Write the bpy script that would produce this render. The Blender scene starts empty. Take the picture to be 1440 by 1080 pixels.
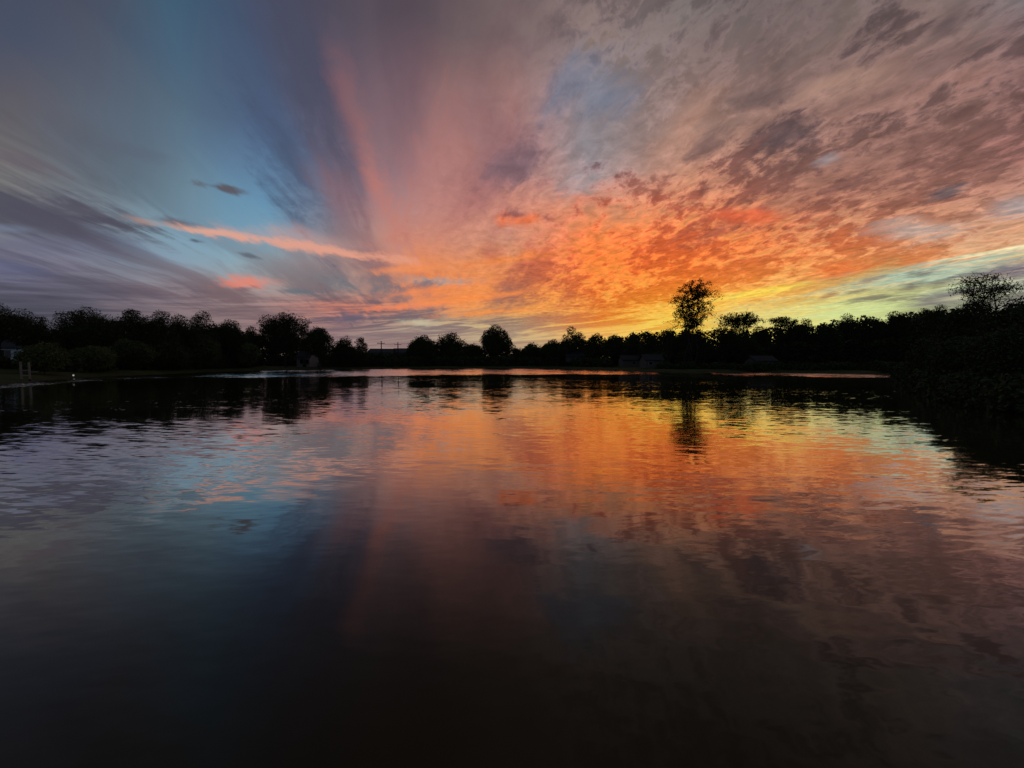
import bpy, math, random
import numpy as np

# ------------------------------------------------------------------ camera
C = bpy.context.scene
COL = C.collection
F = 545.0                     # focal length in pixels of a 1440 wide picture
CAM_H = 2.0
PITCH = math.atan(31.0 / F)
cp, sp_ = math.cos(PITCH), math.sin(PITCH)
cam_d = bpy.data.cameras.new('camera')
cam_d.sensor_width = 36.0
cam_d.lens = 36.0 * F / 1440.0
cam_d.clip_start = 0.05
cam_d.clip_end = 9000.0
cam = bpy.data.objects.new('camera', cam_d)
COL.objects.link(cam)
cam.location = (0, 0, CAM_H)
cam.rotation_euler = (math.pi / 2 - PITCH, 0, 0)
C.camera = cam
C.view_settings.view_transform = 'Standard'
C.view_settings.look = 'None'
C.view_settings.exposure = 0.0
C.view_settings.gamma = 1.0
C.view_settings.use_curve_mapping = False


def pdir(x, y):
    a, b = (x - 720.0) / F, (540.0 - y) / F
    return np.array([a, cp + b * sp_, -sp_ + b * cp])


def on_z(x, y, z=0.0):
    d = pdir(x, y)
    t = (z - CAM_H) / d[2]
    return (d[0] * t, d[1] * t)


def at(x, y, Y):              # the point at world depth Y seen at that pixel
    d = pdir(x, y)
    t = Y / d[1]
    return (d[0] * t, Y, CAM_H + d[2] * t)


def to_px(X, Y, Z):
    d = np.stack([X, Y * cp - (Z - CAM_H) * sp_, Y * sp_ + (Z - CAM_H) * cp], -1)
    dep = np.where(np.abs(d[..., 1]) < 1e-4, 1e-4, d[..., 1])
    return 720 + F * d[..., 0] / dep, 540 - F * d[..., 2] / dep


def lin(c):
    c = np.asarray(c, float) / 255.0
    return np.where(c <= 0.04045, c / 12.92, ((c + 0.055) / 1.055) ** 2.4)


# ------------------------------------------------------------------ node helper
class NT:
    def __init__(s, tree):
        s.t = tree

    def n(s, kind, **kw):
        o = s.t.nodes.new(kind)
        for k, v in kw.items():
            setattr(o, k, v)
        return o

    def put(s, sock, v):
        if isinstance(v, bpy.types.NodeSocket):
            s.t.links.new(v, sock)
        elif v is not None:
            sock.default_value = v

    def m(s, op, a, b=None, c=None, clamp=False):
        o = s.n('ShaderNodeMath', operation=op, use_clamp=clamp)
        s.put(o.inputs[0], a)
        if b is not None: s.put(o.inputs[1], b)
        if c is not None: s.put(o.inputs[2], c)
        return o.outputs[0]

    def v(s, op, a, b=None, scale=None):
        o = s.n('ShaderNodeVectorMath', operation=op)
        s.put(o.inputs[0], a)
        if b is not None: s.put(o.inputs[1], b)
        if scale is not None: s.put(o.inputs['Scale'], scale)
        return o.outputs['Value'] if op in ('DOT_PRODUCT', 'LENGTH', 'DISTANCE') else o.outputs[0]

    def xyz(s, x, y, z=0.0):
        o = s.n('ShaderNodeCombineXYZ')
        for i, q in enumerate((x, y, z)): s.put(o.inputs[i], q)
        return o.outputs[0]

    def sep(s, vec):
        o = s.n('ShaderNodeSeparateXYZ')
        s.put(o.inputs[0], vec)
        return o.outputs[0], o.outputs[1], o.outputs[2]

    def rng(s, val, a, b, c=0.0, d=1.0, smooth=False):
        o = s.n('ShaderNodeMapRange', interpolation_type='SMOOTHSTEP' if smooth else 'LINEAR', clamp=True)
        for i, q in enumerate((val, a, b, c, d)): s.put(o.inputs[i], q)
        return o.outputs[0]

    def noise(s, vec, scale=1.0, detail=4.0, rough=0.5, dist=0.0, out='Fac', dim='3D'):
        o = s.n('ShaderNodeTexNoise', noise_dimensions=dim)
        s.put(o.inputs['Vector'], vec)
        s.put(o.inputs['Scale'], scale); s.put(o.inputs['Detail'], detail)
        s.put(o.inputs['Roughness'], rough); s.put(o.inputs['Distortion'], dist)
        return o.outputs[out]

    def mix(s, fac, a, b, blend='MIX'):
        o = s.n('ShaderNodeMix', data_type='RGBA', blend_type=blend)
        o.clamp_factor = True
        s.put(o.inputs[0], fac); s.put(o.inputs[6], a); s.put(o.inputs[7], b)
        return o.outputs[2]

    def ramp(s, fac, stops):
        o = s.n('ShaderNodeValToRGB')
        e = o.color_ramp.elements
        while len(e) < len(stops): e.new(0.5)
        for i, (p, c) in enumerate(sorted(stops, key=lambda q: q[0])):
            e[i].position = p
            e[i].color = (c[0], c[1], c[2], 1.0)
        s.put(o.inputs[0], fac)
        return o.outputs[0]


# ------------------------------------------------------------------ world: the sunset sky
GX = [0, 120, 240, 360, 480, 600, 720, 840, 960, 1080, 1200, 1320, 1440]
GY = [0, 60, 120, 180, 240, 300, 340, 375, 405, 430, 455, 480]
LIT = '''
75 85 103|86 90 105|73 103 126|77 89 113|86 80 94|100 88 94|118 104 104|126 112 108|122 113 110|114 104 102|124 108 104|132 114 108|120 110 112
83 97 117|88 95 111|77 105 130|81 98 126|92 86 104|112 96 100|130 108 108|138 118 112|130 109 104|118 99 97|128 103 99|146 114 106|128 101 100
94 99 115|96 110 128|90 116 133|88 109 137|108 94 110|147 112 114|169 127 119|140 132 138|138 116 112|140 112 106|151 118 108|163 120 108|160 116 108
129 124 123|100 116 138|101 128 142|94 120 152|118 104 118|156 117 119|178 129 123|146 140 146|167 131 117|171 129 112|167 123 112|159 118 108|163 116 110
131 127 125|120 130 143|111 139 158|105 140 173|126 112 128|172 127 129|194 138 125|160 146 148|206 147 121|200 145 121|184 131 112|171 118 104|171 110 99
120 124 128|133 139 144|131 162 175|113 164 197|150 132 144|198 144 135|224 148 123|232 140 85|236 149 92|226 130 80|212 140 104|214 152 118|196 158 136
124 122 138|126 132 156|134 164 186|128 176 196|180 160 152|224 142 110|206 145 119|250 131 62|246 137 65|234 140 75|238 172 114|212 170 136|238 168 112
116 116 140|126 122 136|142 156 172|156 174 180|186 164 154|244 146 90|246 153 88|250 135 58|252 142 56|246 167 90|244 160 90|246 174 108|200 204 176
102 102 124|112 110 124|150 132 138|166 150 148|186 158 148|244 142 88|248 150 80|252 160 72|254 182 79|250 186 98|250 208 116|188 216 180|178 182 166
92 92 106|102 98 110|136 118 124|154 132 134|230 138 112|244 142 86|250 158 78|254 170 74|255 204 84|252 220 116|222 228 158|204 220 166|168 166 154
88 88 102|98 96 108|122 112 118|160 130 128|162 130 130|186 176 152|224 188 126|254 186 84|255 226 96|250 230 128|228 234 146|204 212 162|160 158 148
86 86 100|96 94 106|120 110 116|152 124 126|156 132 130|172 146 134|200 176 142|244 200 118|255 228 110|242 234 136|220 226 138|196 200 146|140 136 126'''
SHD = '''
71 78 97|79 80 94|64 95 119|71 76 98|76 68 82|88 78 88|106 92 96|112 100 100|106 98 98|94 84 86|92 82 84|94 82 84|92 84 88
75 85 107|81 85 101|68 99 126|73 81 105|78 70 88|96 82 90|114 94 98|120 102 102|121 103 101|102 87 87|98 82 82|106 87 84|102 82 84
83 85 101|88 97 113|81 105 126|79 92 118|82 76 96|119 93 102|136 106 108|118 112 122|123 107 107|106 89 89|104 84 84|112 89 87|110 84 84
111 105 107|90 103 121|90 112 130|81 100 133|84 78 100|125 98 108|141 106 112|116 110 118|123 99 97|102 80 80|106 82 82|117 89 84|119 87 84
94 95 101|96 103 115|101 126 146|96 129 163|94 86 106|141 104 112|145 108 114|124 104 110|134 97 89|112 82 78|123 89 82|129 91 84|127 87 82
83 85 94|90 95 103|118 146 160|107 157 190|122 104 120|174 119 116|172 110 108|190 98 72|180 98 74|156 90 74|150 92 78|160 104 88|164 128 114
94 92 108|98 100 118|118 144 166|122 168 190|152 128 130|190 116 104|180 114 108|226 101 55|208 95 55|202 99 61|196 116 78|190 140 114|212 126 80
88 88 108|98 92 108|126 132 146|138 150 158|150 122 124|196 104 80|204 106 72|222 99 51|224 101 48|218 114 61|216 104 56|226 140 78|164 170 150
78 78 94|86 82 96|126 106 114|138 116 118|122 124 130|134 116 118|180 106 84|228 106 48|235 118 44|233 133 61|200 180 110|156 172 142|124 116 116
72 72 84|80 76 88|112 96 104|126 104 108|130 96 100|128 108 114|176 112 82|230 120 46|238 150 44|240 176 74|196 202 130|152 154 124|104 94 100
74 74 86|82 80 90|106 96 102|128 104 108|108 94 104|126 110 114|160 130 110|232 126 48|240 170 48|236 196 92|212 216 126|150 148 122|110 102 104
80 80 92|88 86 96|112 102 108|138 112 114|140 114 118|150 124 120|172 144 126|226 166 92|244 198 76|226 212 114|206 206 124|168 164 128|112 106 102'''
DUSK = lin((84, 90, 102))


def parse(g):
    return np.array([[[float(q) for q in c.split()] for c in r.split('|')] for r in g.strip().split('\n')])


LIT, SHD = lin(parse(LIT)), lin(parse(SHD))


def sample(G, x, y):
    x = min(max(x, 0), 1440); y = min(max(y, 0), 480)
    i = min(max(int(np.searchsorted(GX, x)) - 1, 0), len(GX) - 2)
    j = min(max(int(np.searchsorted(GY, y)) - 1, 0), len(GY) - 2)
    a = (x - GX[i]) / (GX[i + 1] - GX[i]); b = (y - GY[j]) / (GY[j + 1] - GY[j])
    return (G[j, i] * (1 - a) + G[j, i + 1] * a) * (1 - b) + (G[j + 1, i] * (1 - a) + G[j + 1, i + 1] * a) * b


ROWS = [0.0, 0.025, 0.045, 0.07, 0.10, 0.13, 0.17, 0.21, 0.26, 0.32, 0.39, 0.47, 0.56, 0.67, 0.80, 1.0]
AZM = math.radians(60)


def stops(G, t):
    out = []
    for k in range(31):
        az = -AZM + 2 * AZM * k / 30.0
        d = np.array([math.sin(az), math.cos(az), t])
        fy = d[1] * cp - d[2] * sp_
        px, py = 720 + F * d[0] / fy, 540 - F * (d[1] * sp_ + d[2] * cp) / fy
        c = sample(G, px, py)
        if py < 0: c = c * max(0.55, 1.0 + py / 900.0)
        edge = max(0.0, abs(px - 720) - 720) / 500.0
        c = c * (1 - min(edge, 0.7)) + DUSK * min(edge, 0.7)
        out.append((k / 30.0, c))
    return out


world = bpy.data.worlds.new('World')
C.world = world
world.use_nodes = True
world.cycles.sampling_method = 'MANUAL'
world.cycles.sample_map_resolution = 128
C.cycles.max_bounces = 3
C.cycles.diffuse_bounces = 1
C.cycles.glossy_bounces = 2
world.node_tree.nodes.clear()
w = NT(world.node_tree)

tc = w.n('ShaderNodeTexCoord')
D = w.v('NORMALIZE', tc.outputs['Generated'])
dx, dy, dz = w.sep(D)
hor = w.m('SQRT', w.m('ADD', w.m('ADD', w.m('MULTIPLY', dx, dx), w.m('MULTIPLY', dy, dy)), 1e-5))
tanel = w.m('DIVIDE', w.m('MAXIMUM', dz, 0.0), hor)
az = w.m('ARCTAN2', dx, dy)
# the cloud deck: directions met by a flat layer overhead, turned along the wind
zz = w.m('ADD', w.m('MAXIMUM', dz, 0.0), 0.05)
a0 = math.atan((590 - 720) / F)
qx = w.m('DIVIDE', w.m('SUBTRACT', w.m('MULTIPLY', dx, math.cos(a0)), w.m('MULTIPLY', dy, math.sin(a0))), zz)
qy = w.m('DIVIDE', w.m('ADD', w.m('MULTIPLY', dx, math.sin(a0)), w.m('MULTIPLY', dy, math.cos(a0))), zz)
warp = w.noise(w.xyz(qx, w.m('MULTIPLY', qy, 0.5), 3.1), 1.3, 3, 0.5, out='Color')
wx, wy, wz = w.sep(w.v('SUBTRACT', warp, (0.5, 0.5, 0.5)))
qx2 = w.m('ADD', qx, w.m('MULTIPLY', wx, 0.35))
T1a = w.noise(w.xyz(w.m('MULTIPLY', qx2, 1.7), w.m('MULTIPLY', qy, 0.28), 7.7), 1.0, 6, 0.52, 0.3)
T1b = w.noise(w.xyz(w.m('MULTIPLY', qx2, 5.5), w.m('MULTIPLY', qy, 0.9), 4.4), 1.0, 6, 0.62, 0.6)
low = w.rng(tanel, 0.62, 0.28, 0.08, 0.38)
T1 = w.m('ADD', T1a, w.m('MULTIPLY', w.m('SUBTRACT', T1b, 0.5), low))
z2 = w.m('ADD', w.m('MAXIMUM', dz, 0.0), 0.28)        # the lower, lumpy deck curves away sooner
rx_ = w.m('DIVIDE', w.m('MULTIPLY', qx, zz), z2)
ry_ = w.m('DIVIDE', w.m('MULTIPLY', qy, zz), z2)
rxw = w.m('ADD', rx_, w.m('MULTIPLY', wx, 0.25))
T2a = w.noise(w.xyz(w.m('MULTIPLY', rxw, 3.1), w.m('MULTIPLY', ry_, 1.9), 6.4), 1.0, 9, 0.63, 0.3)
vor = w.n('ShaderNodeTexVoronoi', feature='F1'); vor.inputs['Scale'].default_value = 1.0
w.put(vor.inputs['Vector'], w.v('ADD', w.xyz(w.m('MULTIPLY', rx_, 17.0), w.m('MULTIPLY', ry_, 13.0), 5.0), w.v('SCALE', warp, scale=6.0)))
T2b = w.noise(w.xyz(w.m('MULTIPLY', rx_, 24.0), w.m('MULTIPLY', ry_, 18.0), 5.0), 1.0, 5, 0.66, 0.4)
T2 = w.m('ADD', w.m('MULTIPLY', w.m('SUBTRACT', T2a, 0.5), 0.85), w.m('MULTIPLY', w.m('SUBTRACT', T2b, 0.5), 0.5))
T2 = w.m('ADD', w.m('ADD', T2, 0.475), w.m('MULTIPLY', w.m('SUBTRACT', vor.outputs['Distance'], 0.5), 0.11))
slant = w.m('MULTIPLY', az, 0.085)
T3 = w.noise(w.xyz(w.m('MULTIPLY', az, 5.0), w.m('MULTIPLY', w.m('SUBTRACT', tanel, slant), 75.0), 2.2), 1.0, 7, 0.62, 0.9)
W2 = w.rng(az, math.radians(-6), math.radians(14), smooth=True)
W3 = w.rng(tanel, 0.19, 0.07, smooth=True)
ft = w.m('ADD', w.m('MULTIPLY', T1, w.m('SUBTRACT', 1.0, W2)), w.m('MULTIPLY', T2, W2))
ft = w.m('ADD', w.m('MULTIPLY', ft, w.m('SUBTRACT', 1.0, W3)), w.m('MULTIPLY', T3, W3))
half = w.m('SUBTRACT', 0.11, w.m('MULTIPLY', w.m('MAXIMUM', W2, W3), 0.02))
shade = w.rng(ft, w.m('SUBTRACT', 0.5, half), w.m('ADD', 0.5, half), smooth=True)
# thin cloud rims catch the afterglow
rim = w.m('MULTIPLY', w.m('MULTIPLY', shade, w.m('SUBTRACT', 1.0, shade)), w.m('MULTIPLY', W2, w.rng(tanel, 0.10, 0.25)))
# soft displacement of the colour field so that it follows the clouds
azw = w.m('ADD', az, w.m('ADD', w.m('MULTIPLY', wy, 0.10), w.m('MULTIPLY', w.m('SUBTRACT', ft, 0.5), 0.10)))
tw = w.m('ADD', tanel, w.m('MULTIPLY', w.m('MULTIPLY', w.m('SUBTRACT', ft, 0.5), w.m('ADD', tanel, 0.06)), 0.45))
fac = w.rng(azw, -AZM, AZM)
cl = ch = None
for i, t in enumerate(ROWS):
    # each row waits for the one before, which keeps the shader's stack small
    fi = fac if cl is None else w.m('ADD', fac, w.m('MULTIPLY', w.v('DOT_PRODUCT', cl, ch), 1e-7))
    rl, rh = w.ramp(fi, stops(LIT, t)), w.ramp(fi, stops(SHD, t))
    if cl is None:
        cl, ch = rl, rh
    else:
        k = w.rng(tw, ROWS[i - 1], t)
        cl, ch = w.mix(k, cl, rl), w.mix(k, ch, rh)
sky = w.v('SCALE', w.mix(shade, ch, cl), scale=w.m('ADD', 0.95, w.m('MULTIPLY', rim, 1.35)))
# individual banks, streaks and gaps, with ragged edges
fine0 = w.noise(w.xyz(w.m('MULTIPLY', qx2, 13.0), w.m('MULTIPLY', qy, 9.0), 9.0), 1.0, 5, 0.65, 0.4)
rag = w.m('ADD', w.m('MULTIPLY', w.m('SUBTRACT', T1b, 0.5), 2.2), w.m('MULTIPLY', w.m('SUBTRACT', fine0, 0.5), 0.9))
front = w.m('MAXIMUM', dy, 0.05)
pw = w.v('SCALE', w.v('SUBTRACT', w.noise(w.xyz(w.m('MULTIPLY', qx, 4.0), w.m('MULTIPLY', qy, 2.0), 0.7), 1.0, 5, 0.6, out='Color'),
                      (0.5, 0.5, 0.5)), scale=w.m('MULTIPLY', w.m('ADD', tanel, 0.03), 0.11))
P0 = w.v('ADD', w.xyz(w.m('DIVIDE', dx, front), w.m('DIVIDE', dz, front), 0.0), w.v('MULTIPLY', pw, (1.6, 1.0, 0.0)))
BANKS = [
    # x0 y0 x1 y1 half-width alpha colour
    (470, 310, 380, -60, 75, .75, (76, 78, 98)),
    (440, 320, 300, -60, 50, .35, (70, 92, 124)),
    (556, 345, 512, 180, 27, .55, (204, 124, 108)),
    (524, 260, 474, 50, 28, .32, (172, 108, 102)),
    (505, 330, 430, 190, 26, .3, (172, 118, 116)),
    (620, 350, 650, 110, 75, .35, (194, 128, 118)),
    (790, 130, 900, 130, 52, .75, (118, 126, 146)),
    (680, 248, 775, 222, 27, .75, (122, 98, 108)),
    (780, 258, 850, 262, 24, .5, (158, 150, 154)),
    (-60, 265, 215, 330, 34, .8, (82, 80, 96)),
    (-60, 340, 150, 352, 16, .5, (100, 100, 122)),
    (-40, 316, 60, 323, 6, .3, (134, 152, 180)),
    (60, 300, 240, 328, 6, .7, (78, 76, 92)),
    (-20, 215, 90, 245, 14, .6, (104, 94, 106)),
    (130, 200, 260, 228, 10, .35, (92, 98, 116)),
    (-40, 372, 80, 385, 14, .5, (92, 96, 130)),
    (-30, 425, 140, 432, 12, .6, (72, 72, 86)),
    (266, 257, 346, 271, 6.5, .95, (92, 88, 96)),
    (200, 305, 300, 322, 8, .8, (96, 88, 100)),
    (185, 308, 450, 348, 7, .85, (230, 172, 148)),
    (280, 325, 600, 371, 7.5, .9, (240, 164, 134)),
    (270, 318, 540, 352, 17, .45, (206, 160, 152)),
    (262, 339, 291, 341, 3.5, .9, (88, 100, 118)),
    (336, 357, 366, 364, 4, .9, (96, 104, 116)),
    (296, 397, 386, 399, 10, .75, (238, 134, 110)),
    (322, 408, 362, 404, 5, .8, (120, 104, 112)),
    (384, 408, 455, 413, 6, .85, (104, 112, 122)),
    (455, 446, 532, 447, 10, .8, (102, 94, 112)),
    (560, 396, 680, 396, 9, .65, (158, 160, 158)),
    (550, 408, 625, 398, 8, .7, (126, 108, 116)),
    (560, 452, 620, 455, 6, .5, (200, 204, 172)),
    (500, 438, 640, 424, 5, .8, (246, 138, 96)),
    (560, 430, 760, 408, 6, .75, (252, 146, 78)),
    (600, 446, 800, 430, 5, .75, (250, 152, 76)),
    (520, 418, 700, 396, 5, .6, (246, 142, 88)),
    (505, 384, 640, 372, 6, .6, (250, 150, 92)),
    (650, 376, 800, 352, 7, .6, (252, 144, 72)),
    (690, 309, 785, 309, 10, .9, (238, 122, 76)),
    (712, 303, 746, 301, 8, .8, (136, 86, 88)),
    (756, 302, 782, 311, 7, .7, (160, 92, 84)),
    (800, 283, 830, 278, 9, .6, (226, 126, 100)),
    (960, 300, 1480, 150, 75, .5, (134, 98, 90)),
    (1150, 150, 1500, 40, 34, .4, (114, 94, 94)),
    (905, 265, 1010, 130, 32, .4, (196, 146, 124)),
    (1080, 150, 1300, 105, 16, .45, (190, 148, 130)),
    (-60, 405, 300, 415, 26, .45, (94, 90, 106)),
    (-60, 285, 190, 318, 26, .5, (82, 80, 94)),
    (950, 222, 1020, 190, 18, .7, (112, 88, 88)),
    (1050, 202, 1176, 176, 30, .9, (98, 80, 82)),
    (1010, 155, 1130, 120, 17, .7, (104, 86, 86)),
    (1300, 50, 1370, 18, 20, .7, (100, 84, 86)),
    (1100, 130, 1290, 90, 14, .5, (184, 146, 128)),
    (1140, 234, 1195, 212, 11, .7, (160, 152, 156)),
    (1300, 278, 1372, 260, 10, .9, (100, 90, 94)),
    (1215, 322, 1350, 322, 18, .75, (188, 170, 160)),
    (1380, 292, 1500, 280, 18, .7, (172, 164, 166)),
    (975, 300, 1110, 308, 12, .7, (236, 104, 62)),
    (1120, 386, 1240, 372, 14, .75, (238, 118, 60)),
    (980, 424, 1160, 398, 8, .8, (255, 220, 84)),
    (1000, 452, 1160, 440, 30, .5, (226, 232, 156)),
    (1300, 371, 1500, 336, 3.5, .9, (252, 236, 186)),
    (1330, 375, 1500, 349, 2.8, .8, (250, 220, 150)),
    (1150, 408, 1460, 362, 17, .8, (172, 208, 186)),
    (1120, 446, 1310, 424, 24, .7, (212, 226, 154)),
    (1300, 425, 1420, 400, 18, .5, (176, 190, 156)),
    (1265, 389, 1340, 378, 5, .8, (110, 102, 98)),
    (1190, 424, 1262, 414, 5, .85, (120, 112, 98)),
    (1260, 408, 1300, 398, 7, .75, (112, 102, 96)),
    (1270, 430, 1380, 412, 12, .85, (122, 114, 116)),
    (1350, 392, 1500, 372, 15, .85, (108, 98, 114)),
    (1150, 421, 1184, 409, 4, .7, (170, 112, 76)),
    (1186, 413, 1228, 406, 4.5, .7, (138, 118, 96)),
    (1226, 426, 1292, 417, 5, .65, (122, 112, 98)),
    (1200, 399, 1246, 389, 4.5, .7, (150, 120, 106)),
    (1290, 402, 1345, 393, 4.5, .7, (116, 108, 100)),
    (1335, 391, 1380, 383, 4, .7, (112, 106, 104)),
    (1335, 414, 1425, 401, 6, .7, (116, 108, 104)),
    (1310, 423, 1400, 411, 3, .6, (214, 212, 170)),
]
for i, (x0, y0, x1, y1, hw, al, colr) in enumerate(BANKS):
    A, B = pdir(x0, y0), pdir(x1, y1)
    A, B = np.array([A[0] / A[1], A[2] / A[1]]), np.array([B[0] / B[1], B[2] / B[1]])
    if i % 8 == 0: P = w.v('ADD', P0, w.v('SCALE', sky, scale=1e-7))
    mp = w.n('ShaderNodeMapping', vector_type='TEXTURE')
    w.put(mp.inputs[0], P)
    mp.inputs[1].default_value = (*((A + B) / 2), 0)
    mp.inputs[2].default_value = (0, 0, math.atan2(B[1] - A[1], B[0] - A[0]))
    mp.inputs[3].default_value = (float(np.hypot(*(B - A))) * .58 + hw / F * .3, hw / F * 1.15, 1)
    mk = w.rng(w.m('ADD', w.v('LENGTH', mp.outputs[0]), rag), 1.05, 0.1, 0.0, al, smooth=True)
    c = lin(colr)
    sky = w.mix(mk, sky, (c[0], c[1], c[2], 1))
# fine mottling of the deck
fine = w.rng(fine0, 0.3, 0.7, -1.0, 1.0)
fw = w.m('MULTIPLY', w.m('MULTIPLY', w.rng(tanel, 0.05, 0.14), w.rng(az, -0.30, 0.10)), w.rng(tanel, 0.75, 0.30, 0.12, 0.32))
fine = w.m('ADD', 1.0, w.m('MULTIPLY', fine, fw))
sky = w.v('SCALE', sky, scale=fine)
# away from the afterglow the sky is plain dusk
back = w.rng(w.m('ABSOLUTE', az), math.radians(62), math.radians(110), smooth=True)
sky = w.mix(back, sky, (DUSK[0], DUSK[1], DUSK[2], 1))
bg1 = w.n('ShaderNodeBackground'); w.put(bg1.inputs[0], sky); bg1.inputs[1].default_value = 1.0
nis = w.n('ShaderNodeTexSky', sky_type='NISHITA'); nis.sun_disc = False
nis.sun_elevation = math.radians(-1.5); nis.sun_rotation = math.radians(25)
bg2 = w.n('ShaderNodeBackground'); w.put(bg2.inputs[0], nis.outputs[0]); bg2.inputs[1].default_value = 0.05
ms = w.n('ShaderNodeMixShader'); ms.inputs[0].default_value = 0.04
wo = w.n('ShaderNodeOutputWorld')
w.t.links.new(bg1.outputs[0], ms.inputs[1]); w.t.links.new(bg2.outputs[0], ms.inputs[2])
w.t.links.new(ms.outputs[0], wo.inputs[0])

# ------------------------------------------------------------------ materials
def material(name):
    m = bpy.data.materials.new(name)
    m.use_nodes = True
    t = NT(m.node_tree)
    return m, t, m.node_tree.nodes['Principled BSDF']


def noisy(name, c1, c2, scale=4.0, rough=0.9, detail=5):
    m, t, b = material(name)
    co = t.n('ShaderNodeTexCoord')
    f = t.rng(t.noise(co.outputs['Object'], scale, detail, 0.6), 0.3, 0.7)
    t.put(b.inputs['Base Color'], t.mix(f, (*c1, 1), (*c2, 1)))
    b.inputs['Roughness'].default_value = rough
    b.inputs['Specular IOR Level'].default_value = 0.15
    return m


M = {
    'leaf_dark': noisy('leaf_dark', (.03, .042, .016), (.055, .07, .028), .7),
    'leaf_olive': noisy('leaf_olive', (.07, .085, .03), (.11, .125, .05), .9),
    'leaf_mid': noisy('leaf_mid', (.05, .064, .024), (.08, .1, .04), .8),
    'bark': noisy('bark', (.03, .024, .019), (.06, .05, .04), 6),
    'grass': noisy('grass', (.03, .036, .014), (.05, .058, .022), 3),
    'wood': noisy('wood', (.16, .14, .11), (.26, .23, .19), 9),
    'wood_dark': noisy('wood_dark', (.02, .017, .014), (.05, .042, .035), 9),
    'white_wall': noisy('white_wall', (.66, .68, .72), (.8, .82, .86), 2),
    'pale_wall': noisy('pale_wall', (.2, .2, .2), (.28, .28, .28), 2),
    'grey_wall': noisy('grey_wall', (.05, .05, .05), (.09, .088, .085), 2),
    'tan_wall': noisy('tan_wall', (.07, .064, .058), (.11, .1, .09), 2),
    'blue_wall': noisy('blue_wall', (.6, .7, .82), (.7, .8, .9), 2),
    'roof': noisy('roof', (.02, .021, .024), (.04, .04, .044), 5),
    'roof_blue': noisy('roof_blue', (.026, .03, .038), (.045, .05, .06), 5),
    'trim': noisy('trim', (.2, .2, .2), (.3, .3, .3), 5),
    'metal': noisy('metal', (.1, .1, .1), (.18, .18, .18), 8, .5),
}
m, t, b = material('dark_glass')
b.inputs['Base Color'].default_value = (.012, .014, .018, 1); b.inputs['Roughness'].default_value = .15
M['glass'] = m
m, t, b = material('lamp_glow')
b.inputs['Base Color'].default_value = (.8, .78, .74, 1)
b.inputs['Emission Color'].default_value = (1, .93, .88, 1); b.inputs['Emission Strength'].default_value = .32
M['lamp'] = m

# ground: grass and mud along the shore by height above the water
m, t, b = material('lake_bank')
ge = t.n('ShaderNodeNewGeometry')
px_, py_, pz_ = t.sep(ge.outputs['Position'])
n1 = t.noise(ge.outputs['Position'], .5, 6, .6)
n2 = t.noise(ge.outputs['Position'], 6, 4, .6)
gr = t.mix(t.rng(n1, .35, .65), (.03, .042, .012, 1), (.055, .072, .022, 1))
gr = t.mix(t.rng(n2, .3, .7, 0, .5), gr, (.02, .02, .01, 1))
mud = t.mix(t.rng(n2, .3, .7), (.02, .018, .014, 1), (.045, .04, .034, 1))
t.put(b.inputs['Base Color'], t.mix(t.rng(t.m('ADD', pz_, t.m('MULTIPLY', n1, .3)), .14, .30), mud, gr))
b.inputs['Roughness'].default_value = .95
b.inputs['Specular IOR Level'].default_value = .1
M['ground'] = m

# water: dark body under a rippled mirror; slopes are built from wave noise
m = bpy.data.materials.new('lake_water'); m.use_nodes = True
t = NT(m.node_tree); t.t.nodes.clear()
ge = t.n('ShaderNodeNewGeometry')
wpx, wpy, wpz = t.sep(ge.outputs['Position'])
ruf = t.n('ShaderNodeAttribute', attribute_name='ruffle').outputs['Fac']
ruf = t.m('MULTIPLY', ruf, t.rng(t.noise(t.xyz(t.m('MULTIPLY', wpx, .16), t.m('MULTIPLY', wpy, .3), 21.0), 1.0, 3, .6), .36, .6, .35, 1.15))


def waves(rot, sx, sy, seed, detail=2.0, rough=.5, dist=.0):
    c_, s_ = math.cos(rot), math.sin(rot)
    u = t.m('SUBTRACT', t.m('MULTIPLY', wpx, c_ * sx), t.m('MULTIPLY', wpy, s_ * sx))
    v = t.m('ADD', t.m('MULTIPLY', wpx, s_ * sy), t.m('MULTIPLY', wpy, c_ * sy))
    return t.v('SUBTRACT', t.noise(t.xyz(u, v, seed), 1.0, detail, rough, dist, out='Color'), (.5, .5, .5))


w1 = waves(.18, 1.25, 5.6, 1.0, 2.0)         # main ripples, long crests
w2 = waves(-.16, 3.0, 12.5, 5.0, 2.0)        # small ripples
w3 = waves(.35, .10, .42, 9.0, 2.0)         # slow undulation
w4 = waves(.05, 3.0, 6.0, 13.0, 2.0)        # wind ruffle
calm = t.rng(t.noise(t.xyz(t.m('MULTIPLY', wpx, .07), t.m('MULTIPLY', wpy, .12), 2.0), 1.0, 3, .55, .4), .38, .62, .35, 1.25, smooth=True)
dist = t.m('SQRT', t.m('ADD', t.m('MULTIPLY', wpx, wpx), t.m('MULTIPLY', wpy, wpy)))
calm = t.m('MULTIPLY', calm, t.rng(dist, 2.0, 6.0, .45, 1.0))
sl = t.v('SCALE', w1, scale=t.m('MULTIPLY', calm, .125))
sl = t.v('ADD', sl, t.v('SCALE', w2, scale=t.m('MULTIPLY', calm, .10)))
sl = t.v('ADD', sl, t.v('SCALE', w3, scale=.011))
sl = t.v('ADD', sl, t.v('SCALE', w4, scale=t.m('MULTIPLY', ruf, .55)))
sxx, syy, szz = t.sep(sl)
nrm = t.v('NORMALIZE', t.xyz(t.m('MULTIPLY', sxx, .45), t.m('SUBTRACT', syy, t.m('MULTIPLY', ruf, .12)), 1.0))
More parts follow.
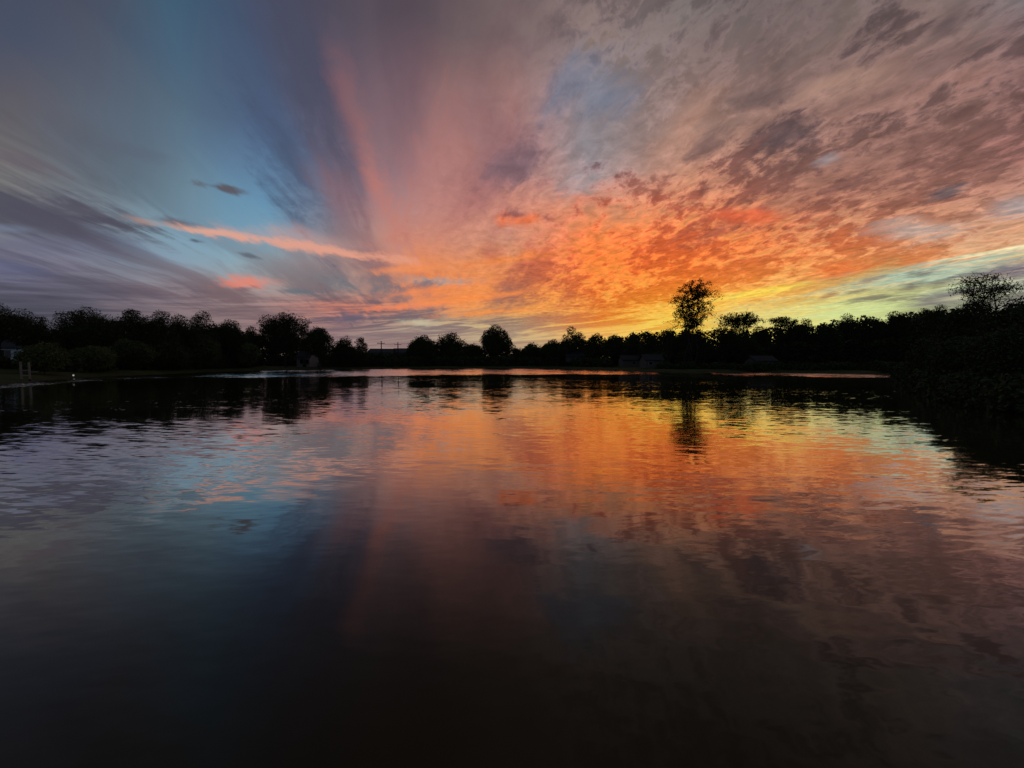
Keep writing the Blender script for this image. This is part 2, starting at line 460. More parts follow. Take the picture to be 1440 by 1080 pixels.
fr = t.n('ShaderNodeFresnel'); fr.inputs[0].default_value = 1.333; t.put(fr.inputs[1], nrm)
fc = t.n('ShaderNodeFloatCurve')
cv = fc.mapping.curves[0]
PTS = [(0, 0), (.028, .017), (.075, .118), (.15, .35), (.25, .6), (.5, .86), (1, .98)]
while len(cv.points) < len(PTS): cv.points.new(.5, .5)
for p, q in zip(cv.points, PTS): p.location = q; p.handle_type = 'VECTOR'
fc.mapping.update()
t.put(fc.inputs['Value'], fr.outputs[0])
gl = t.n('ShaderNodeBsdfGlossy'); gl.inputs['Roughness'].default_value = .03
gl.inputs['Color'].default_value = (.97, .97, .97, 1); t.put(gl.inputs['Normal'], nrm)
df = t.n('ShaderNodeBsdfDiffuse'); df.inputs['Color'].default_value = (.03, .025, .012, 1)
mx = t.n('ShaderNodeMixShader'); t.put(mx.inputs[0], fc.outputs[0])
t.t.links.new(df.outputs[0], mx.inputs[1]); t.t.links.new(gl.outputs[0], mx.inputs[2])
om = t.n('ShaderNodeOutputMaterial'); t.t.links.new(mx.outputs[0], om.inputs[0])
M['water'] = m

# ------------------------------------------------------------------ mesh helpers
def link(name, verts, faces, mat, parent=None, loc=(0, 0, 0), smooth=False):
    me = bpy.data.meshes.new(name)
    verts = np.asarray(verts, np.float32)
    if isinstance(faces, np.ndarray):
        k = faces.shape[1]; nf = len(faces)
        me.vertices.add(len(verts)); me.vertices.foreach_set('co', verts.ravel())
        me.loops.add(nf * k); me.loops.foreach_set('vertex_index', faces.ravel().astype(np.int32))
        me.polygons.add(nf)
        me.polygons.foreach_set('loop_start', np.arange(0, nf * k, k, dtype=np.int32))
        me.polygons.foreach_set('loop_total', np.full(nf, k, dtype=np.int32))
        me.update(calc_edges=True)
    else:
        me.from_pydata([tuple(map(float, v)) for v in verts], [], faces)
    me.materials.append(M[mat])
    if smooth:
        me.polygons.foreach_set('use_smooth', [True] * len(me.polygons))
    o = bpy.data.objects.new(name, me)
    COL.objects.link(o)
    o.location = loc
    if parent: o.parent = parent
    return o


def tag(o, label, cat, group=None):
    o['label'] = label; o['category'] = cat
    if group: o['group'] = group
    return o


def thing(name, loc, label, cat, group=None, rz=0.0):
    o = bpy.data.objects.new(name, None)
    COL.objects.link(o)
    o.empty_display_size = .3
    o.location = loc; o.rotation_euler = (0, 0, rz)
    return tag(o, label, cat, group)


class MB:
    def __init__(s): s.v = []; s.f = []

    def add(s, vs, fs):
        k = len(s.v); s.v += [tuple(v) for v in vs]; s.f += [tuple(i + k for i in f) for f in fs]

    def box(s, x0, y0, z0, x1, y1, z1):
        s.add([(x0, y0, z0), (x1, y0, z0), (x1, y1, z0), (x0, y1, z0), (x0, y0, z1), (x1, y0, z1), (x1, y1, z1), (x0, y1, z1)],
              [(0, 3, 2, 1), (4, 5, 6, 7), (0, 1, 5, 4), (1, 2, 6, 5), (2, 3, 7, 6), (3, 0, 4, 7)])

    def tube(s, pts, rad, n=6):
        pts = [np.asarray(p, float) for p in pts]
        vs, fs = [], []
        for i, p in enumerate(pts):
            d = pts[min(i + 1, len(pts) - 1)] - pts[max(i - 1, 0)]
            d = d / (np.linalg.norm(d) + 1e-9)
            a = np.cross(d, (0, 0, 1.0) if abs(d[2]) < .9 else (1.0, 0, 0)); a /= np.linalg.norm(a)
            bb = np.cross(d, a)
            r = rad[i] if hasattr(rad, '__len__') else rad
            for k in range(n):
                q = 2 * math.pi * k / n
                vs.append(p + (a * math.cos(q) + bb * math.sin(q)) * r)
        for i in range(len(pts) - 1):
            for k in range(n):
                fs.append((i * n + k, i * n + (k + 1) % n, (i + 1) * n + (k + 1) % n, (i + 1) * n + k))
        fs.append(tuple(range(n))[::-1]); fs.append(tuple(range((len(pts) - 1) * n, len(pts) * n)))
        s.add(vs, fs)

    def build(s, name, mat, parent=None, loc=(0, 0, 0), smooth=False):
        return link(name, s.v, s.f, mat, parent, loc, smooth)


# ------------------------------------------------------------------ shore, ground, water
SHORE_PX = [(0, 541.5), (60, 536), (110, 531.5), (160, 529), (220, 527), (290, 523.5), (350, 522), (420, 520.5), (480, 519.5), (560, 518.3),
            (680, 518), (780, 518.5), (850, 521), (925, 523), (1000, 524.2), (1060, 523.8), (1140, 525), (1240, 526.6), (1292, 529)]
shore = [on_z(*p) for p in SHORE_PX]
shore += [(44, 44), (36.5, 34), on_z(1318, 553), on_z(1360, 566), on_z(1420, 579), (17.5, 10), (17, 0), (14, -14), (-4, -20), (-30, -16), (-48, 2), (-47, 22)]
SH = np.array(shore)


def signed(X, Y):             # distance to the shoreline, negative over the water
    best = np.full(X.shape, 1e9); inside = np.zeros(X.shape, bool)
    n = len(SH)
    for i in range(n):
        a, b2 = SH[i], SH[(i + 1) % n]
        e = b2 - a
        h = np.clip(((X - a[0]) * e[0] + (Y - a[1]) * e[1]) / (e @ e), 0, 1)
        best = np.minimum(best, np.hypot(X - a[0] - h * e[0], Y - a[1] - h * e[1]))
        c = ((a[1] > Y) != (b2[1] > Y)) & (X < (b2[0] - a[0]) * (Y - a[1]) / (b2[1] - a[1] + 1e-12) + a[0])
        inside ^= c
    return np.where(inside, -best, best)


def gz(X, Y):
    X = np.asarray(X, float); Y = np.asarray(Y, float)
    s = signed(X, Y)
    wob = .5 * np.sin(X * .9 + np.sin(Y * .7) * 1.3) + .35 * np.sin(Y * 1.7 + X * .4)
    s = s + wob * .5
    left = np.clip((-X - 25) / 15, 0, 1) * np.clip((75 - Y) / 20, 0, 1)
    up = .5 * np.clip(s / 2.0, -2, 1) + .35 * np.clip((s - 2) / 18, 0, 1) + left * 1.15 * np.clip((s - 2) / 20, 0, 1)
    far = np.clip((s - 60) / 400, 0, 1) * 2.0
    return up + far + np.where(s > 2, .06 * np.sin(X * .5) * np.cos(Y * .4), 0)


def axis(lo, hi, step, far):
    a = list(np.arange(lo, hi + .01, step)); s = step
    while a[-1] < far: s *= 1.35; a.append(a[-1] + s)
    s = step; fr_ = []
    c = lo
    while c > -far: s *= 1.35; c -= s; fr_.append(c)
    return np.array(fr_[::-1] + a)


def grid(name, xs, ys, zf, mat):
    X, Y = np.meshgrid(xs, ys)
    Z = zf(X, Y)
    nx, ny = len(xs), len(ys)
    idx = np.arange(nx * ny).reshape(ny, nx)
    f = np.stack([idx[:-1, :-1], idx[:-1, 1:], idx[1:, 1:], idx[1:, :-1]], -1).reshape(-1, 4)
    o = link(name, np.stack([X, Y, Z], -1).reshape(-1, 3), f, mat, smooth=True)
    o['kind'] = 'structure'
    return o, X.ravel(), Y.ravel()


grid('ground', axis(-115, 115, 1.0, 4000), axis(-25, 150, 1.0, 4000), gz, 'ground')
water, WX, WY = grid('lake_water', np.arange(-125, 126, 1.0), np.arange(-26, 135, 1.0), lambda X, Y: X * 0, 'water')
RUF = [(-200, 541, 556, 1.1), (0, 535, 547, 1.2), (100, 529, 538, 1.3), (200, 525, 533, 1.3), (300, 521, 531, 1.2), (350, 520, 531.5, 1), (480, 517, 529, 1), (600, 516, 527, 1), (720, 516, 526, 1),
       (850, 517, 526.5, .9), (920, 520, 527, .8), (945, 521, 526, .1), (985, 522, 526, .15), (1030, 521, 528.5, 1.6), (1090, 521, 527.5, 1.4), (1150, 521, 530, 1.7), (1240, 522, 530.5, 1.5), (1290, 524, 531, .8), (1300, 525, 530, 0), (1600, 525, 530, 0)]
R_ = np.array(RUF)
vx, vy = to_px(WX, WY, WX * 0)
vx = np.where(WY < 4, -999, vx)
e0, e1, ea = (np.interp(vx, R_[:, 0], R_[:, k]) for k in (1, 2, 3))
rv = ea * np.clip((e1 + 1.5 - vy) / 3.0, 0, 1) * np.where(WY < 4, 0, 1)
at_ = water.data.attributes.new('ruffle', 'FLOAT', 'POINT')
at_.data.foreach_set('value', rv.astype(np.float32))

# ------------------------------------------------------------------ vegetation
RNG = np.random.default_rng(11)


def leaf_quads(P, size, rng, flat=.0):
    n = len(P)
    a = rng.normal(size=(n, 3)); a /= np.linalg.norm(a, axis=1, keepdims=True)
    b_ = rng.normal(size=(n, 3)); b_ -= (b_ * a).sum(1, keepdims=True) * a
    b_ /= np.linalg.norm(b_, axis=1, keepdims=True)
    s = size * rng.uniform(.55, 1.3, (n, 1))
    c = np.cross(a, b_)
    a, b_, c = a * s, b_ * s * .55, c * s * .15
    V = np.stack([P - a, P - b_ * .9 + c, P + a, P + b_ + c], 1).reshape(-1, 3)
    return V, np.arange(4 * n).reshape(n, 4)


def in_ball(n, rng, shell=.5):
    d = rng.normal(size=(n, 3)); d /= np.linalg.norm(d, axis=1, keepdims=True)
    return d * (rng.uniform(shell ** 3, 1, (n, 1)) ** (1 / 3.))


def branch(mb, p0, p1, r0, r1, rng, n=5, wob=.08, sides=5):
    p0, p1 = np.asarray(p0, float), np.asarray(p1, float)
    L = np.linalg.norm(p1 - p0)
    pts = []
    for i in range(n + 1):
        k = i / n
        q = p0 + (p1 - p0) * k
        if 0 < i < n: q = q + rng.normal(size=3) * L * wob * .5
        q = q + np.array([0, 0, L * .10 * math.sin(math.pi * k)]) * (0 if abs(p1[0] - p0[0]) < .2 * L else 1)
        pts.append(q)
    mb.tube(pts, [r0 + (r1 - r0) * i / n for i in range(n + 1)], sides)
    return pts


def tree(name, x0, x1, ytop, Y, label, cat='tree', mat='leaf_dark', dens=1.0, lobes=16, lobe=.30, base=.03, group=None,
         shell=.35, leaf=None, squash=1.0, taper=0.0, stems=1, gap=0.0, seed=None, parts=('trunk', 'crown'), sprigs=.25):
    rng = np.random.default_rng(seed if seed is not None else int(x0 * 7 + ytop * 13 + Y * 3) % 99991)
    xc = (x0 + x1) / 2
    X, _, ztop = at(xc, ytop, Y)
    z0 = float(gz(X, Y)) - .05
    wid = (x1 - x0) / F * Y * (1 / cp)
    H = ztop - z0
    zb = H * base
    rx, rz = wid / 2, (H - zb) / 2
    ry = max(min(rx, 4.5), 1.0)
    root = thing(name, (X, Y, z0), label, cat, group)
    # sub-crowns over the envelope
    cs, rs = [], []
    rl = min(rx, rz) * (lobe * 1.9)
    for i in range(lobes):
        d = rng.normal(size=3); d /= np.linalg.norm(d)
        k = rng.uniform(.55, 1.0)
        r = rl * rng.uniform(.6, 1.15)
        c = np.array([d[0] * max(rx - r * .85, .1) * k, d[1] * max(ry - r * .6, .1) * k, d[2] * max(rz - r * .85, .1) * k])
        c[0] *= 1 - taper * (c[2] / rz * .5 + .5)
        cs.append(c + np.array([0, 0, zb + rz])); rs.append(r)
    cs.append(np.array([rng.uniform(-.2, .2) * rx, 0, H - rl * .8])); rs.append(rl * .8)   # reaches the top
    cs.append(np.array([-rx + rl * .8, 0, zb + rz * rng.uniform(.6, 1.1)])); rs.append(rl * .8)
    cs.append(np.array([rx - rl * .8, 0, zb + rz * rng.uniform(.6, 1.1)])); rs.append(rl * .8)
    lf = leaf or max(.10, Y / F * .88)
    Ps = []
    for c, r in zip(cs, rs):
        n = int(dens * 6.5 * (r / lf) ** 2 + 12)
        q = in_ball(n, rng, shell)
        bump = 1 + .22 * np.sin(q[:, :1] * 5 + c[0]) * np.cos(q[:, 2:] * 6 + c[2])
        q = c + q * r * np.array([1.08, 1.0, .92 * squash]) * bump
        Ps.append(q)
        ns = int(n * .022 * sprigs * 4)                                   # sprigs that break the outline
        Ps.append(c + in_ball(ns, rng, .95) * r * rng.uniform(1.0, 1.16, (ns, 1)))
    nf = int(dens * 3.2 * rx * rz / lf ** 2)
    Ps.append(in_ball(nf, rng, 0) * np.array([rx * .8, ry * .8, rz * .8]) + np.array([0, 0, zb + rz]))
    Pt = np.concatenate(Ps)
    if gap > 0:
        g1 = np.sin(Pt[:, 0] * 6.1 / rx + rng.uniform(0, 6)) * np.sin(Pt[:, 2] * 7.3 / rz + rng.uniform(0, 6)) + .5 * np.sin(Pt[:, 0] * 13 / rx + Pt[:, 2] * 11 / rz)
        Pt = Pt[rng.uniform(0, 1, len(Pt)) > gap * (g1 > .1)]
    Pt = Pt[(Pt[:, 2] > .02) & (Pt[:, 2] < H * 1.01)]
    V, Fc = leaf_quads(Pt, lf, rng)
    link(parts[1], V, Fc, mat, root)
    mb = MB()
    tr = max(.05, H * .017)
    order = rng.permutation(len(cs))[:min(len(cs), 9)]
    for s in range(stems):
        off = np.array([(s - (stems - 1) / 2) * tr * 3.2, rng.uniform(-1, 1) * tr, 0])
        topp = np.array([off[0] * 2.2 + rng.uniform(-.05, .05) * rx, 0, zb + rz * rng.uniform(1.0, 1.35)])
        pts = branch(mb, off, topp, tr / math.sqrt(stems), tr * .35, rng, 6, .05, 7)
        for j in order[s::stems]:
            k = rng.integers(2, 5)
            branch(mb, pts[k], cs[j], tr * .42, tr * .10, rng, 4, .12, 5)
    mb.build(parts[0], 'bark', root)
    return root


def shrub(x0, x1, ytop, ybot, Y, label, mat='leaf_mid', name='shrub', cat='shrub', **kw):
    kw.setdefault('lobes', 12); kw.setdefault('lobe', .36)
    return tree(name, x0, x1, ytop, Y, label, cat, mat, base=0.0, parts=('stem', 'foliage'), **kw)


def mass(name, px, Yoff, leaf, dens, mat, frac=1.0, depth=6.0, label=None, cat=None):
    """woodland or brush that reads as one mass: px = [(x, ytop, Y)]"""
    rng = np.random.default_rng(len(px) * 31 + int(px[0][0]))
    Ps = []
    for (xa, ya, Ya), (xb, yb, Yb) in zip(px[:-1], px[1:]):
        A, B = at(xa, ya, Ya), at(xb, yb, Yb)
        L = math.hypot(B[0] - A[0], B[1] - A[1])
        nb = max(2, int(L / .85))
        for i in range(nb):
            k = (i + rng.uniform()) / nb
            X = A[0] + (B[0] - A[0]) * k; Yy = A[1] + (B[1] - A[1]) * k + rng.uniform(0, depth)
            g0 = float(gz(X, Yy))
            H = (A[2] + (B[2] - A[2]) * k - g0) * rng.uniform(.84, 1.02) * frac
            nl = max(2, int(H / 1.3))
            for j in range(nl):
                r = rng.uniform(.9, 1.5)
                zc = g0 + max(H - r, .2) * (j + .6) / nl if j < nl - 1 else g0 + max(H - r * .9, .3)
                n = int(dens * (r / leaf) ** 2 * 7.5)
                q = in_ball(n, rng, .3) * r + np.array([X + rng.uniform(-.7, .7), Yy, zc])
                Ps.append(q[q[:, 2] > g0 - .1])
    V, Fc = leaf_quads(np.concatenate(Ps), leaf, rng)
    o = link(name, V, Fc, mat)
    o['kind'] = 'stuff'
    if label: o['label'] = label
    if cat: o['category'] = cat
    return o


# left bank
tree('broadleaf_tree', -55, 39, 426, 54, 'tall rounded tree at the far left, over the pale building', lobes=18, base=.30, gap=.35, lobe=.27)
tree('broadleaf_tree', -190, -40, 405, 46, 'big dark tree outside the left edge of the view', lobes=18, base=.1)
tree('broadleaf_tree', 33, 84, 443, 58, 'feathery low tree just right of the tall far left tree', lobes=20, lobe=.2, sprigs=.8)
tree('broadleaf_tree', 70, 170, 430.5, 64, 'broad domed tree, widest crown on the left bank', lobes=24, lobe=.24)
tree('broadleaf_tree', 158, 220, 434, 68, 'knobbly topped tree right of the broad domed tree', lobes=22, lobe=.2)
tree('broadleaf_tree', 205, 250, 435.5, 70, 'narrow dark tree between the knobbly tree and the sloping one', lobes=14)
tree('broadleaf_tree', 236, 275, 441, 76, 'lower tree with sloping crown, left of the open crowned tree', lobes=14)
tree('broadleaf_tree', 261, 309, 436, 83, 'open crowned tree showing sky gaps near its top, left bank', gap=.6, lobes=20, lobe=.22)
tree('broadleaf_tree', 298, 347, 448, 89, 'rounded tree stepping down towards the notch in the left treeline', lobes=16)
tree('broadleaf_tree', 336, 366, 458, 94, 'small dark tree in the notch left of the big oak', lobes=12)
oak = tree('oak_tree', 353, 446, 437, 98, 'big oak with wide dark crown and small sky gaps', lobes=30, lobe=.22, gap=.45, base=.16)
tree('oak_tree', 425, 471, 459, 99, 'smaller oak leaning out on the right side of the big oak', lobes=16, gap=.5, base=.2)
tree('broadleaf_tree', 466, 503, 472.5, 108, 'first low round tree right of the two oaks', lobes=14)
tree('broadleaf_tree', 496, 520, 473.5, 112, 'slim ragged tree beside the gap with the utility poles', lobes=14, lobe=.22, gap=.4, sprigs=.8)
shrub(36, 84, 479, 520, 46, 'pale olive willow bush behind the wooden post frame', 'leaf_olive', sprigs=.7)
shrub(102, 156, 484, 525, 55, 'dome shaped bush at the water edge beside the small lamp', 'leaf_olive', lobes=16)
shrub(152, 214, 476, 523, 63, 'dark wide bush right of the dome shaped bush', 'leaf_mid', lobes=16)
shrub(208, 262, 478, 523, 69, 'bush on the left bank below the narrow dark tree', 'leaf_dark')
shrub(246, 306, 468, 520, 79, 'tall olive bush standing in front of the open crowned tree', 'leaf_mid')
shrub(298, 320, 490, 519, 87, 'small bush left of the pale cottage window', 'leaf_mid')
shrub(334, 362, 480, 518, 89, 'leafy bush between the pale cottage and the oak lawn', 'leaf_olive')
mass('woodland', [(-120, 440, 70), (40, 462, 74), (160, 450, 80), (300, 456, 96), (352, 470, 104)], 0, .34, 1.0, 'leaf_dark', depth=5)
mass('brush', [(-30, 512, 50), (60, 500, 50), (160, 498, 61), (300, 500, 84), (340, 505, 92)], 0, .26, 1.0, 'leaf_dark', depth=3)

# far bank
mass('woodland', [(352, 480, 112), (420, 476, 114), (470, 486, 116), (520, 496, 126), (572, 496, 134), (580, 482, 140), (660, 482, 146), (676, 487, 148), (760, 487, 146), (800, 476, 134), (850, 471, 126), (915, 466, 112), (960, 463, 104), (1060, 462, 106), (1180, 447, 104), (1260, 442, 98), (1310, 438, 84), (1360, 432, 66)], 0, .42, 1.0, 'leaf_dark', depth=6)
mass('brush', [(346, 498, 108), (400, 499, 113), (460, 499, 114), (525, 500, 121)], 0, .3, 1.0, 'leaf_dark', depth=3)
mass('brush', [(445, 507, 104), (520, 503, 116), (600, 500, 126), (720, 500, 127), (800, 503, 123), (860, 503, 102)], 0, .32, 1.0, 'leaf_dark', depth=3)
tree('broadleaf_tree', 570, 620, 470.5, 130, 'round topped tree immediately right of the utility poles', lobes=16)
tree('broadleaf_tree', 608, 659, 465.5, 133, 'taller flat topped tree in the far clump right of the poles', lobes=22, gap=.3, lobe=.24)
tree('broadleaf_tree', 648, 681, 482, 142, 'low tree in the dip left of the lone round tree', lobes=12)
tree('broadleaf_tree', 675, 724, 454.5, 137, 'tall round tree standing alone in the middle of the far bank', lobes=24, lobe=.24, gap=.25, base=.1)
tree('broadleaf_tree', 718, 738, 489, 140, 'very low tree tucked behind the tall round tree', lobes=10)
tree('broadleaf_tree', 732, 764, 481, 136, 'small dome tree right of the tall round tree', lobes=12)
tree('broadleaf_tree', 758, 794, 476, 128, 'sloping tree leading up to the open topped tree', lobes=14)
tree('broadleaf_tree', 782, 829, 458, 124, 'open topped tree showing sky holes under the orange glow', lobes=22, lobe=.2, gap=.6)
tree('broadleaf_tree', 820, 852, 467.5, 118, 'low bumpy tree right of the open topped tree', lobes=12)
tree('broadleaf_tree', 845, 882, 469.5, 112, 'level crowned tree at the start of the long ridge', lobes=14)
tree('broadleaf_tree', 874, 906, 467.5, 106, 'level crowned tree in the middle of the long ridge', lobes=14)
tree('broadleaf_tree', 898, 930, 464.5, 100, 'knobbly tree near the right end of the long ridge', lobes=14, sprigs=.5)
tree('broadleaf_tree', 922, 956, 462, 96, 'dark tree at the left foot of the tallest tree', lobes=14)


def airy(name, x0, x1, ytop, ycrown, Y, label, nb, leaf, per, mat='leaf_dark', stems=3, spread=.42, cat='tree', twig=.018, r0=.11, clump=.32, levels=(5, 4), parts=('trunk', 'crown'), top_heavy=0.0):
    """a tree whose branches show: stems, limbs, twigs, small leaf clumps on the twig ends"""
    rng = np.random.default_rng(int(x0 * 3 + ytop) % 9973 + 5)
    X, _, zt = at((x0 + x1) / 2, ytop, Y)
    zc = at((x0 + x1) / 2, ycrown, Y)[2]
    z0 = float(gz(X, Y)) - .05
    H, cb = zt - z0, zc - z0
    rx = (x1 - x0) / 2 / F * Y
    rz = (H - cb) / 2
    ry = min(rx, 3.5)
    root = thing(name, (X, Y, z0), label, cat)
    mb = MB(); leaves = []
    sp = []
    for s in range(stems):
        u = (s - (stems - 1) / 2) / max(stems - 1, 1)
        top = np.array([u * rx * .8, rng.uniform(-.3, .3), cb + 2 * rz * rng.uniform(.55, .8)])
        sp.append(branch(mb, (u * r0 * 6, 0, 0), top, r0 * (1 if stems < 3 else .75), r0 * .25, rng, 8, .04, 6))
    hubs = in_ball(max(6, nb // 3), rng, .6)
    for i in range(nb):
        d = hubs[rng.integers(0, len(hubs))] + rng.normal(size=3) * .17
        if np.linalg.norm(d) > 1.05: d /= np.linalg.norm(d)
        tgt = np.array([d[0] * rx, d[1] * ry, cb + rz + d[2] * rz])
        tgt[0] *= 1 - .22 * max(0, d[2])
        st = sp[rng.integers(0, stems)]
        zs = [p for p in st if p[2] < tgt[2] - .08 * rz] or [st[0]]
        src = zs[-1] if rng.uniform() < .7 else zs[max(0, len(zs) - 2)]
        pts = branch(mb, src, tgt, r0 * .3, twig, rng, 4, .1, 4)
        for q in range(levels[0]):
            p = pts[rng.integers(1, 5)]
            e = p + rng.normal(size=3) * np.array([.34, .3, .26]) * rx * .55 + np.array([0, 0, .1 * rz])
            pp = branch(mb, p, e, twig, twig * .6, rng, 2, .1, 3)
            if per: leaves.append(pp[-1] + rng.normal(size=(per, 3)) * clump); leaves.append(pp[1] + rng.normal(size=(per // 2, 3)) * clump * .7)
        if per: leaves.append(tgt + rng.normal(size=(int(per * 1.5), 3)) * clump * 1.1)
    L = np.concatenate(leaves)
    V, Fc = leaf_quads(L[L[:, 2] < H * 1.005], leaf, rng)
    link(parts[1], V, Fc, mat, root)
    mb.build(parts[0], 'bark', root)
    return root


airy('cottonwood_tree', 943, 1003, 394, 462, 90, 'tallest tree, airy oval crown against the yellow glow, bare stems below', 72, .17, 15, stems=4, clump=.29, r0=.2, twig=.05, levels=(4, 4))
airy('sapling', 931, 953, 450, 470, 90, 'bare sapling fanning twigs left of the tallest tree', 9, .16, 2, stems=2, r0=.06, twig=.025, levels=(3, 2))
airy('young_tree', 998, 1042, 444, 470, 89, 'wispy young tree directly right of the tallest tree', 18, .2, 4, stems=3, r0=.07, twig=.025)
airy('young_tree', 1018, 1068, 440, 472, 94, 'leafy open tree with pointed clumps right of the wispy one', 26, .16, 22, stems=4, r0=.12, twig=.045, clump=.27)
tree('broadleaf_tree', 1056, 1088, 459, 97, 'low tree in the pale dip between two open crowned trees', lobes=12)
tree('broadleaf_tree', 938, 1010, 463, 94, 'dense dark tree hiding the base of the tallest tree', lobes=14, base=.02)
tree('broadleaf_tree', 1000, 1066, 463, 92, 'dense dark tree under the wispy young tree', lobes=16, base=.02)
airy('young_tree', 1078, 1124, 446, 470, 96, 'thin crowned tree left of the pale green gap in the sky', 26, .15, 18, stems=3, r0=.11, twig=.04, clump=.26)
tree('broadleaf_tree', 1112, 1150, 447, 97, 'bushy tree with ragged top right of the thin crowned tree', lobes=16, lobe=.22, gap=.5, sprigs=.8)
tree('broadleaf_tree', 1080, 1150, 461, 99, 'wide low tree filling under the thin crowned tree', lobes=16, base=.02)
tree('broadleaf_tree', 1140, 1182, 454, 95, 'low rounded tree below the green gap, right bank', lobes=14)
tree('broadleaf_tree', 1168, 1214, 440, 97, 'dome topped tree starting the high right treeline', lobes=20, lobe=.22, gap=.3)
tree('broadleaf_tree', 1205, 1250, 444, 95, 'flatter tree in the middle of the right treeline', lobes=16)
tree('broadleaf_tree', 1238, 1288, 436.5, 92, 'rounded tree right of the flatter one on the right bank', lobes=20, lobe=.22)
tree('broadleaf_tree', 1276, 1316, 433, 82, 'knobbly tree left of the highest bump in the right treeline', lobes=18, lobe=.22, gap=.4)
tree('broadleaf_tree', 1302, 1348, 427.5, 68, 'tree making the highest bump before the near right thicket', lobes=20, lobe=.22, gap=.35)
mass('brush', [(925, 494, 90), (1000, 486, 92), (1100, 482, 94), (1240, 476, 90), (1300, 472, 78), (1345, 468, 58)], 0, .3, 1.0, 'leaf_dark', depth=3)
mass('brush', [(930, 497, 99), (1010, 492, 101), (1100, 490, 102), (1160, 490, 101)], 0, .32, 1.0, 'leaf_dark', depth=3)
mass('brush', [(930, 511.5, 83), (1000, 512, 77), (1100, 512.5, 72.5), (1240, 512.5, 66), (1292, 511, 58)], 0, .18, 1.0, 'leaf_dark', depth=1.5)

# near right thicket
tree('broadleaf_tree', 1328, 1412, 424, 37, 'dense dark tree below the twiggy bare crown at right', lobes=24, lobe=.24, base=.02)
tree('broadleaf_tree', 1385, 1500, 417, 30, 'dense dark tree cut by the right edge of the view', lobes=28, lobe=.22, base=.02)
tree('broadleaf_tree', 1470, 1640, 395, 24, 'large dark tree standing outside the right edge of the view', lobes=26, lobe=.24, base=.02)
airy('bare_tree', 1348, 1422, 388, 428, 33, 'twiggy half bare tree rising from the near right thicket', 50, .07, 4, stems=6, r0=.08, twig=.014, clump=.14, levels=(8, 4))
shrub(1286, 1346, 478, 546, 33, 'dark bush at the tip of the right thicket, overhanging the water', 'leaf_dark', lobes=18, leaf=.09)
shrub(1318, 1398, 470, 563, 24, 'broad bush in the middle of the near right bank', 'leaf_dark', lobes=20, leaf=.08)
shrub(1376, 1475, 458, 580, 18.5, 'nearest bush on the right bank, cut by the frame edge', 'leaf_dark', lobes=22, leaf=.07)
shrub(1460, 1640, 430, 590, 17, 'large bush outside the right edge beside the near bank', 'leaf_dark', lobes=20, leaf=.09)

mass('brush', [(1290, 520, 46), (1300, 524, 38), (1312, 535, 31), (1345, 545, 23.5), (1400, 555, 19), (1470, 560, 15.5), (1600, 560, 12)], 0, .12, .8, 'leaf_dark', depth=1.2)

# ------------------------------------------------------------------ buildings
def house(name, x0, x1, Y, zb, wall_h, roof_h, depth, wall, roof, label, wins, door=None, cat='house', rz=0.0):
    X, _, _ = at((x0 + x1) / 2, 500, Y)
    W = (x1 - x0) / F * Y
    r = thing(name, (X, Y, zb), label, cat, rz=rz)
    h = W / 2
    mb = MB()
    mb.add([(-h, 0, 0), (h, 0, 0), (h, depth, 0), (-h, depth, 0), (-h, 0, wall_h), (h, 0, wall_h), (h, depth, wall_h), (-h, depth, wall_h),
            (-h, depth / 2, wall_h + roof_h), (h, depth / 2, wall_h + roof_h)],
           [(0, 1, 5, 4), (2, 3, 7, 6), (1, 2, 6, 9, 5), (3, 0, 4, 8, 7)])
    mb.build('wall', wall, r)
    mb = MB()
    e, th = .35, .14
    k = roof_h / (depth / 2)
    for sgn in (0, 1):
        yy = -e if sgn == 0 else depth + e
        zz_ = wall_h - e * k + .02
        mb.add([(-h - e, yy, zz_), (h + e, yy, zz_), (h + e, depth / 2, wall_h + roof_h + .02), (-h - e, depth / 2, wall_h + roof_h + .02),
                (-h - e, yy, zz_ + th), (h + e, yy, zz_ + th), (h + e, depth / 2, wall_h + roof_h + .02 + th), (-h - e, depth / 2, wall_h + roof_h + .02 + th)],
               [(0, 3, 2, 1), (4, 5, 6, 7), (0, 1, 5, 4), (1, 2, 6, 5), (2, 3, 7, 6), (3, 0, 4, 7)])
    mb.build('roof', roof, r)
    for (u, z, ww, hh_) in wins:
        mb = MB(); mb.box(u * h - ww / 2 - .07, -.06, z - .07, u * h + ww / 2 + .07, -.003, z + hh_ + .07)
        f = mb.build('window', 'trim', r)
        mb = MB(); mb.box(u * h - ww / 2, -.075, z, u * h + ww / 2, -.062, z + hh_)
        mb.build('pane', 'glass', f)
    if door is not None:
        mb = MB(); mb.box(door * h - .5, -.05, .02, door * h + .5, -.003, 2.08)
        d = mb.build('door', 'wood_dark', r)
        mb = MB(); mb.box(door * h + .34, -.1, 1.0, door * h + .42, -.052, 1.08)
        mb.build('handle', 'metal', d)
    return r


def g_at(x, Y):
    X = at(x, 500, Y)[0]
    return float(gz(X, Y))


